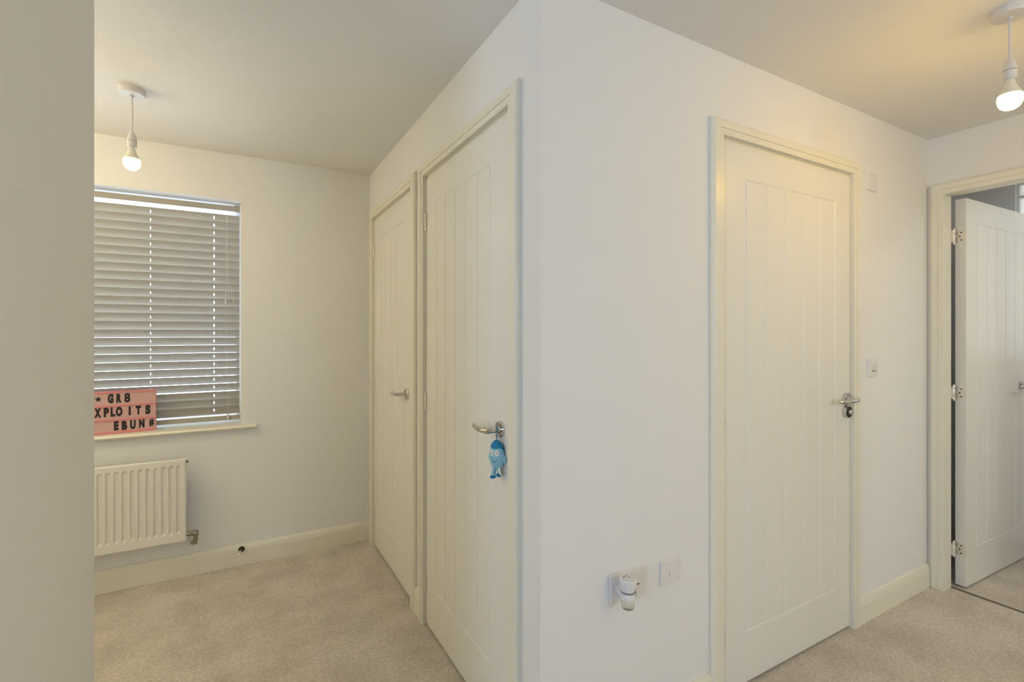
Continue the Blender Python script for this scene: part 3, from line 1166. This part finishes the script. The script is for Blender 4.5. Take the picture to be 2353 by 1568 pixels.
# ------------------------------------------------------------------ soft toy hanging from the passage door handle
TX, TY = .7250, 1.3835
toy = empty('plush_toy', (TX, TY, .846), 'small blue plush toy dangling by a loop from the near passage door handle', 'soft toy')
face = Vector((-.92, -.39, 0)).normalized()      # the way the toy looks
side = Vector((face.y, -face.x, 0))             # its left in the picture is -side


def onT(a, z, b):      # a across, b forward
    p = Vector((TX, TY, 0)) + side * a + face * b
    return Vector((p.x, p.y, z))


BZ, BR = .9175, (.0270, .0160, .0470)           # body centre and half sizes (across, depth, height)


def body_r(z):
    t = (z - BZ) / BR[2]
    k = max(0.0, 1 - abs(t) ** 2.5) ** .5
    return k * (1.0 - .12 * t - (.16 * t if t < 0 else 0) * -1 * 0)


def shell(bm, za, zb, grow, rings=14, seg=32, hem=None):
    rr = []
    for i in range(rings + 1):
        z = za + (zb - za) * i / rings
        row = []
        for k in range(seg):
            t = 2 * math.pi * k / seg
            zz = z
            if hem is not None and i == 0:
                zz = z + hem(t)
            q = max(body_r(zz), .02)
            row.append(bm.verts.new(onT((BR[0] + grow) * q * math.cos(t), zz, (BR[1] + grow) * q * math.sin(t))))
        rr.append(row)
    for r0, r1 in zip(rr, rr[1:]):
        for k in range(seg):
            bm.faces.new((r0[k], r0[(k + 1) % seg], r1[(k + 1) % seg], r1[k]))
    bm.faces.new(rr[0])
    bm.faces.new(rr[-1])


bm = bmesh.new()
shell(bm, BZ - .0469, BZ + .0469, 0)
new_obj('body', bm, M['blue'], toy, smooth=True)
bm = bmesh.new()
shell(bm, BZ + .0235, BZ + .0472, .0012, rings=8, hem=lambda t: .003 * math.sin(3 * t) - .006 * (1 - math.sin(t)) * .8)
new_obj('cap', bm, M['deepblue'], toy, smooth=True)
for sx in (-1, 1):
    bm = bmesh.new()
    c = onT(sx * .0275, BZ - .010, -.002)
    for v in ellipsoid(bm, (0, 0, 0), (.0075, .0055, .0150), 16, 10):
        q = v.co.copy()
        v.co = c + side * (q.x + sx * -.12 * q.z) + face * q.y + Vector((0, 0, q.z))
    new_obj('arm', bm, M['blue'], toy, smooth=True)
for sx, dz in ((-1, .004), (1, -.006)):
    bm = bmesh.new()
    tube(bm, [onT(sx * .008, BZ - .040, 0), onT(sx * .012, BZ - .054 + dz * .4, .001), onT(sx * .012, BZ - .062 + dz, .002)], [.0075, .0072, .0070], 16)
    lg = new_obj('leg', bm, M['blue'], toy, smooth=True)
    bm = bmesh.new()
    c = onT(sx * .0125, BZ - .0655 + dz, .005)
    for v in ellipsoid(bm, (0, 0, 0), (.0082, .0115, .0062), 18, 10):
        q = v.co.copy()
        v.co = c + side * q.x + face * q.y + Vector((0, 0, q.z))
    o = new_obj('foot', bm, M['deepblue'], smooth=True)
    o.parent = lg
    o.matrix_parent_inverse = Matrix.Identity(4)
    o.matrix_parent_inverse = lg.matrix_basis.inverted() @ toy.matrix_basis.inverted() @ toy.matrix_basis


def surf(a, z, out=.0006):      # point on the front of the body
    q = body_r(z)
    A, Bd = BR[0] * q, BR[1] * q
    b = Bd * math.sqrt(max(0.0, 1 - (a / A) ** 2))
    return onT(a, z, b + out)


for sx in (-1, 1):
    bm = bmesh.new()
    c0 = sx * .0092 - .002
    ce = bm.verts.new(surf(c0, BZ + .0085, .0014))
    ringv = [bm.verts.new(surf(c0 + .0078 * math.cos(t), BZ + .0085 + .0095 * math.sin(t), .0007)) for t in (2 * math.pi * k / 28 for k in range(28))]
    for k in range(28):
        bm.faces.new((ce, ringv[k], ringv[(k + 1) % 28]))
    new_obj('eye', bm, M['white'], toy, smooth=True)
    bm = bmesh.new()
    for v in ellipsoid(bm, surf(c0 - .002, BZ + .0080, .0012), (.0017, .0017, .0021), 12, 8):
        pass
    new_obj('pupil', bm, M['ink'], toy, smooth=True)
bm = bmesh.new()
tube(bm, [surf(-.011 + .018 * k / 12, BZ - .0125 - .0085 * math.sin(math.pi * k / 12), .0006) for k in range(13)], .0007, 8)
new_obj('mouth', bm, M['ink'], toy)
bm = bmesh.new()
# hanging loop over the neck of the handle
HU, HZ2, HN = 1.3925, .9946, .0165
lp = []
for k in range(17):
    t = math.pi * k / 16
    lp.append((XA - HN - .003 * math.cos(t), HU - .0125 * math.cos(t) * 1.0, HZ2 + .0108 * math.sin(t)))
top = onT(0, BZ + .0465, 0)
tube(bm, [top] + [tuple(p) for p in lp] + [top + Vector((0, .001, 0))], .0011, 8)
new_obj('hanging_loop', bm, M['deepblue'], toy, smooth=True)
bm = bmesh.new()
tg = [(-.012, -.037, .006), (-.016, -.048, .010), (-.023, -.060, .011)]
pa = [bm.verts.new(onT(a - .006, BZ + z, b)) for a, z, b in tg]
pb = [bm.verts.new(onT(a + .006, BZ + z + .002, b - .003)) for a, z, b in tg]
for k in range(2):
    bm.faces.new((pa[k], pb[k], pb[k + 1], pa[k + 1]))
o = new_obj('care_tag', bm, M['white'], toy)
sm = o.modifiers.new('cloth', 'SOLIDIFY')
sm.thickness = .0006
o['label'] = 'white sewn-in tag'

# ------------------------------------------------------------------ windows of the small room and of the wall behind the viewer
y0, y1, z0b, z1b = WIN2
w2 = empty('window_2', (XE, (y0 + y1) / 2, z0b), 'frosted window glimpsed above the open door at right', 'window', kind='structure')
bm = bmesh.new()
frame_ring(bm, y0, y1, z0b, z1b, .012, .02, .07, lambda u, z, d: (XE + d, u, z))
box(bm, XE + .018, XE + .07, y0 + .012, y1 - .012, 2.131, 2.143)
new_obj('window_frame', bm, M['upvc'], w2)
for (za, zb) in ((z0b + .012, 2.131), (2.143, z1b - .012)):
    bm = bmesh.new()
    box(bm, XE + .04, XE + .044, y0 + .012, y1 - .012, za, zb)
    new_obj('pane', bm, M['frosted'], w2)
for nm, W_, mp, lab in (('window_3', WIN3, lambda u, z, d: (u, YR - d, z), 'white framed window in the wall behind the viewer'),
                        ('window_4', WIN4, lambda u, z, d: (XL - d, u, z), 'white framed window in the side wall left of the viewer')):
    u0d, u1d, z0d, z1d = W_
    w4 = empty(nm, mp((u0d + u1d) / 2, z0d, 0), lab, 'window', kind='structure')
    bm = bmesh.new()
    frame_ring(bm, u0d, u1d, z0d, z1d, .05, .08, .14, mp)
    new_obj('window_frame', bm, M['upvc'], w4)
    bm = bmesh.new()
    for v in box(bm, u0d + .05, u1d - .05, .11, .114, z0d + .05, z1d - .05):
        v.co = Vector(mp(v.co.x, v.co.z, v.co.y))
    new_obj('pane', bm, M['pane'], w4)

# unseen ceiling lamp added as fill to brighten the small room
fl = empty('fill_ceiling_lamp', (3.66, -.35, CEIL), 'unseen round lamp added as fill light on the ceiling of the small room', 'lamp')
bm = bmesh.new()
lathe(bm, [(.165, 0), (.165, -.028), (.150, -.034)], (3.66, -.35, CEIL), (0, 0, 1), 40)
new_obj('base', bm, M['plastic'], fl, smooth=True)
bm = bmesh.new()
lathe(bm, [(.150, -.033), (.145, -.050), (.115, -.068), (.06, -.078), (0, -.080)], (3.66, -.35, CEIL), (0, 0, 1), 40)
new_obj('diffuser', bm, M['fill_small_room'], fl, smooth=True)
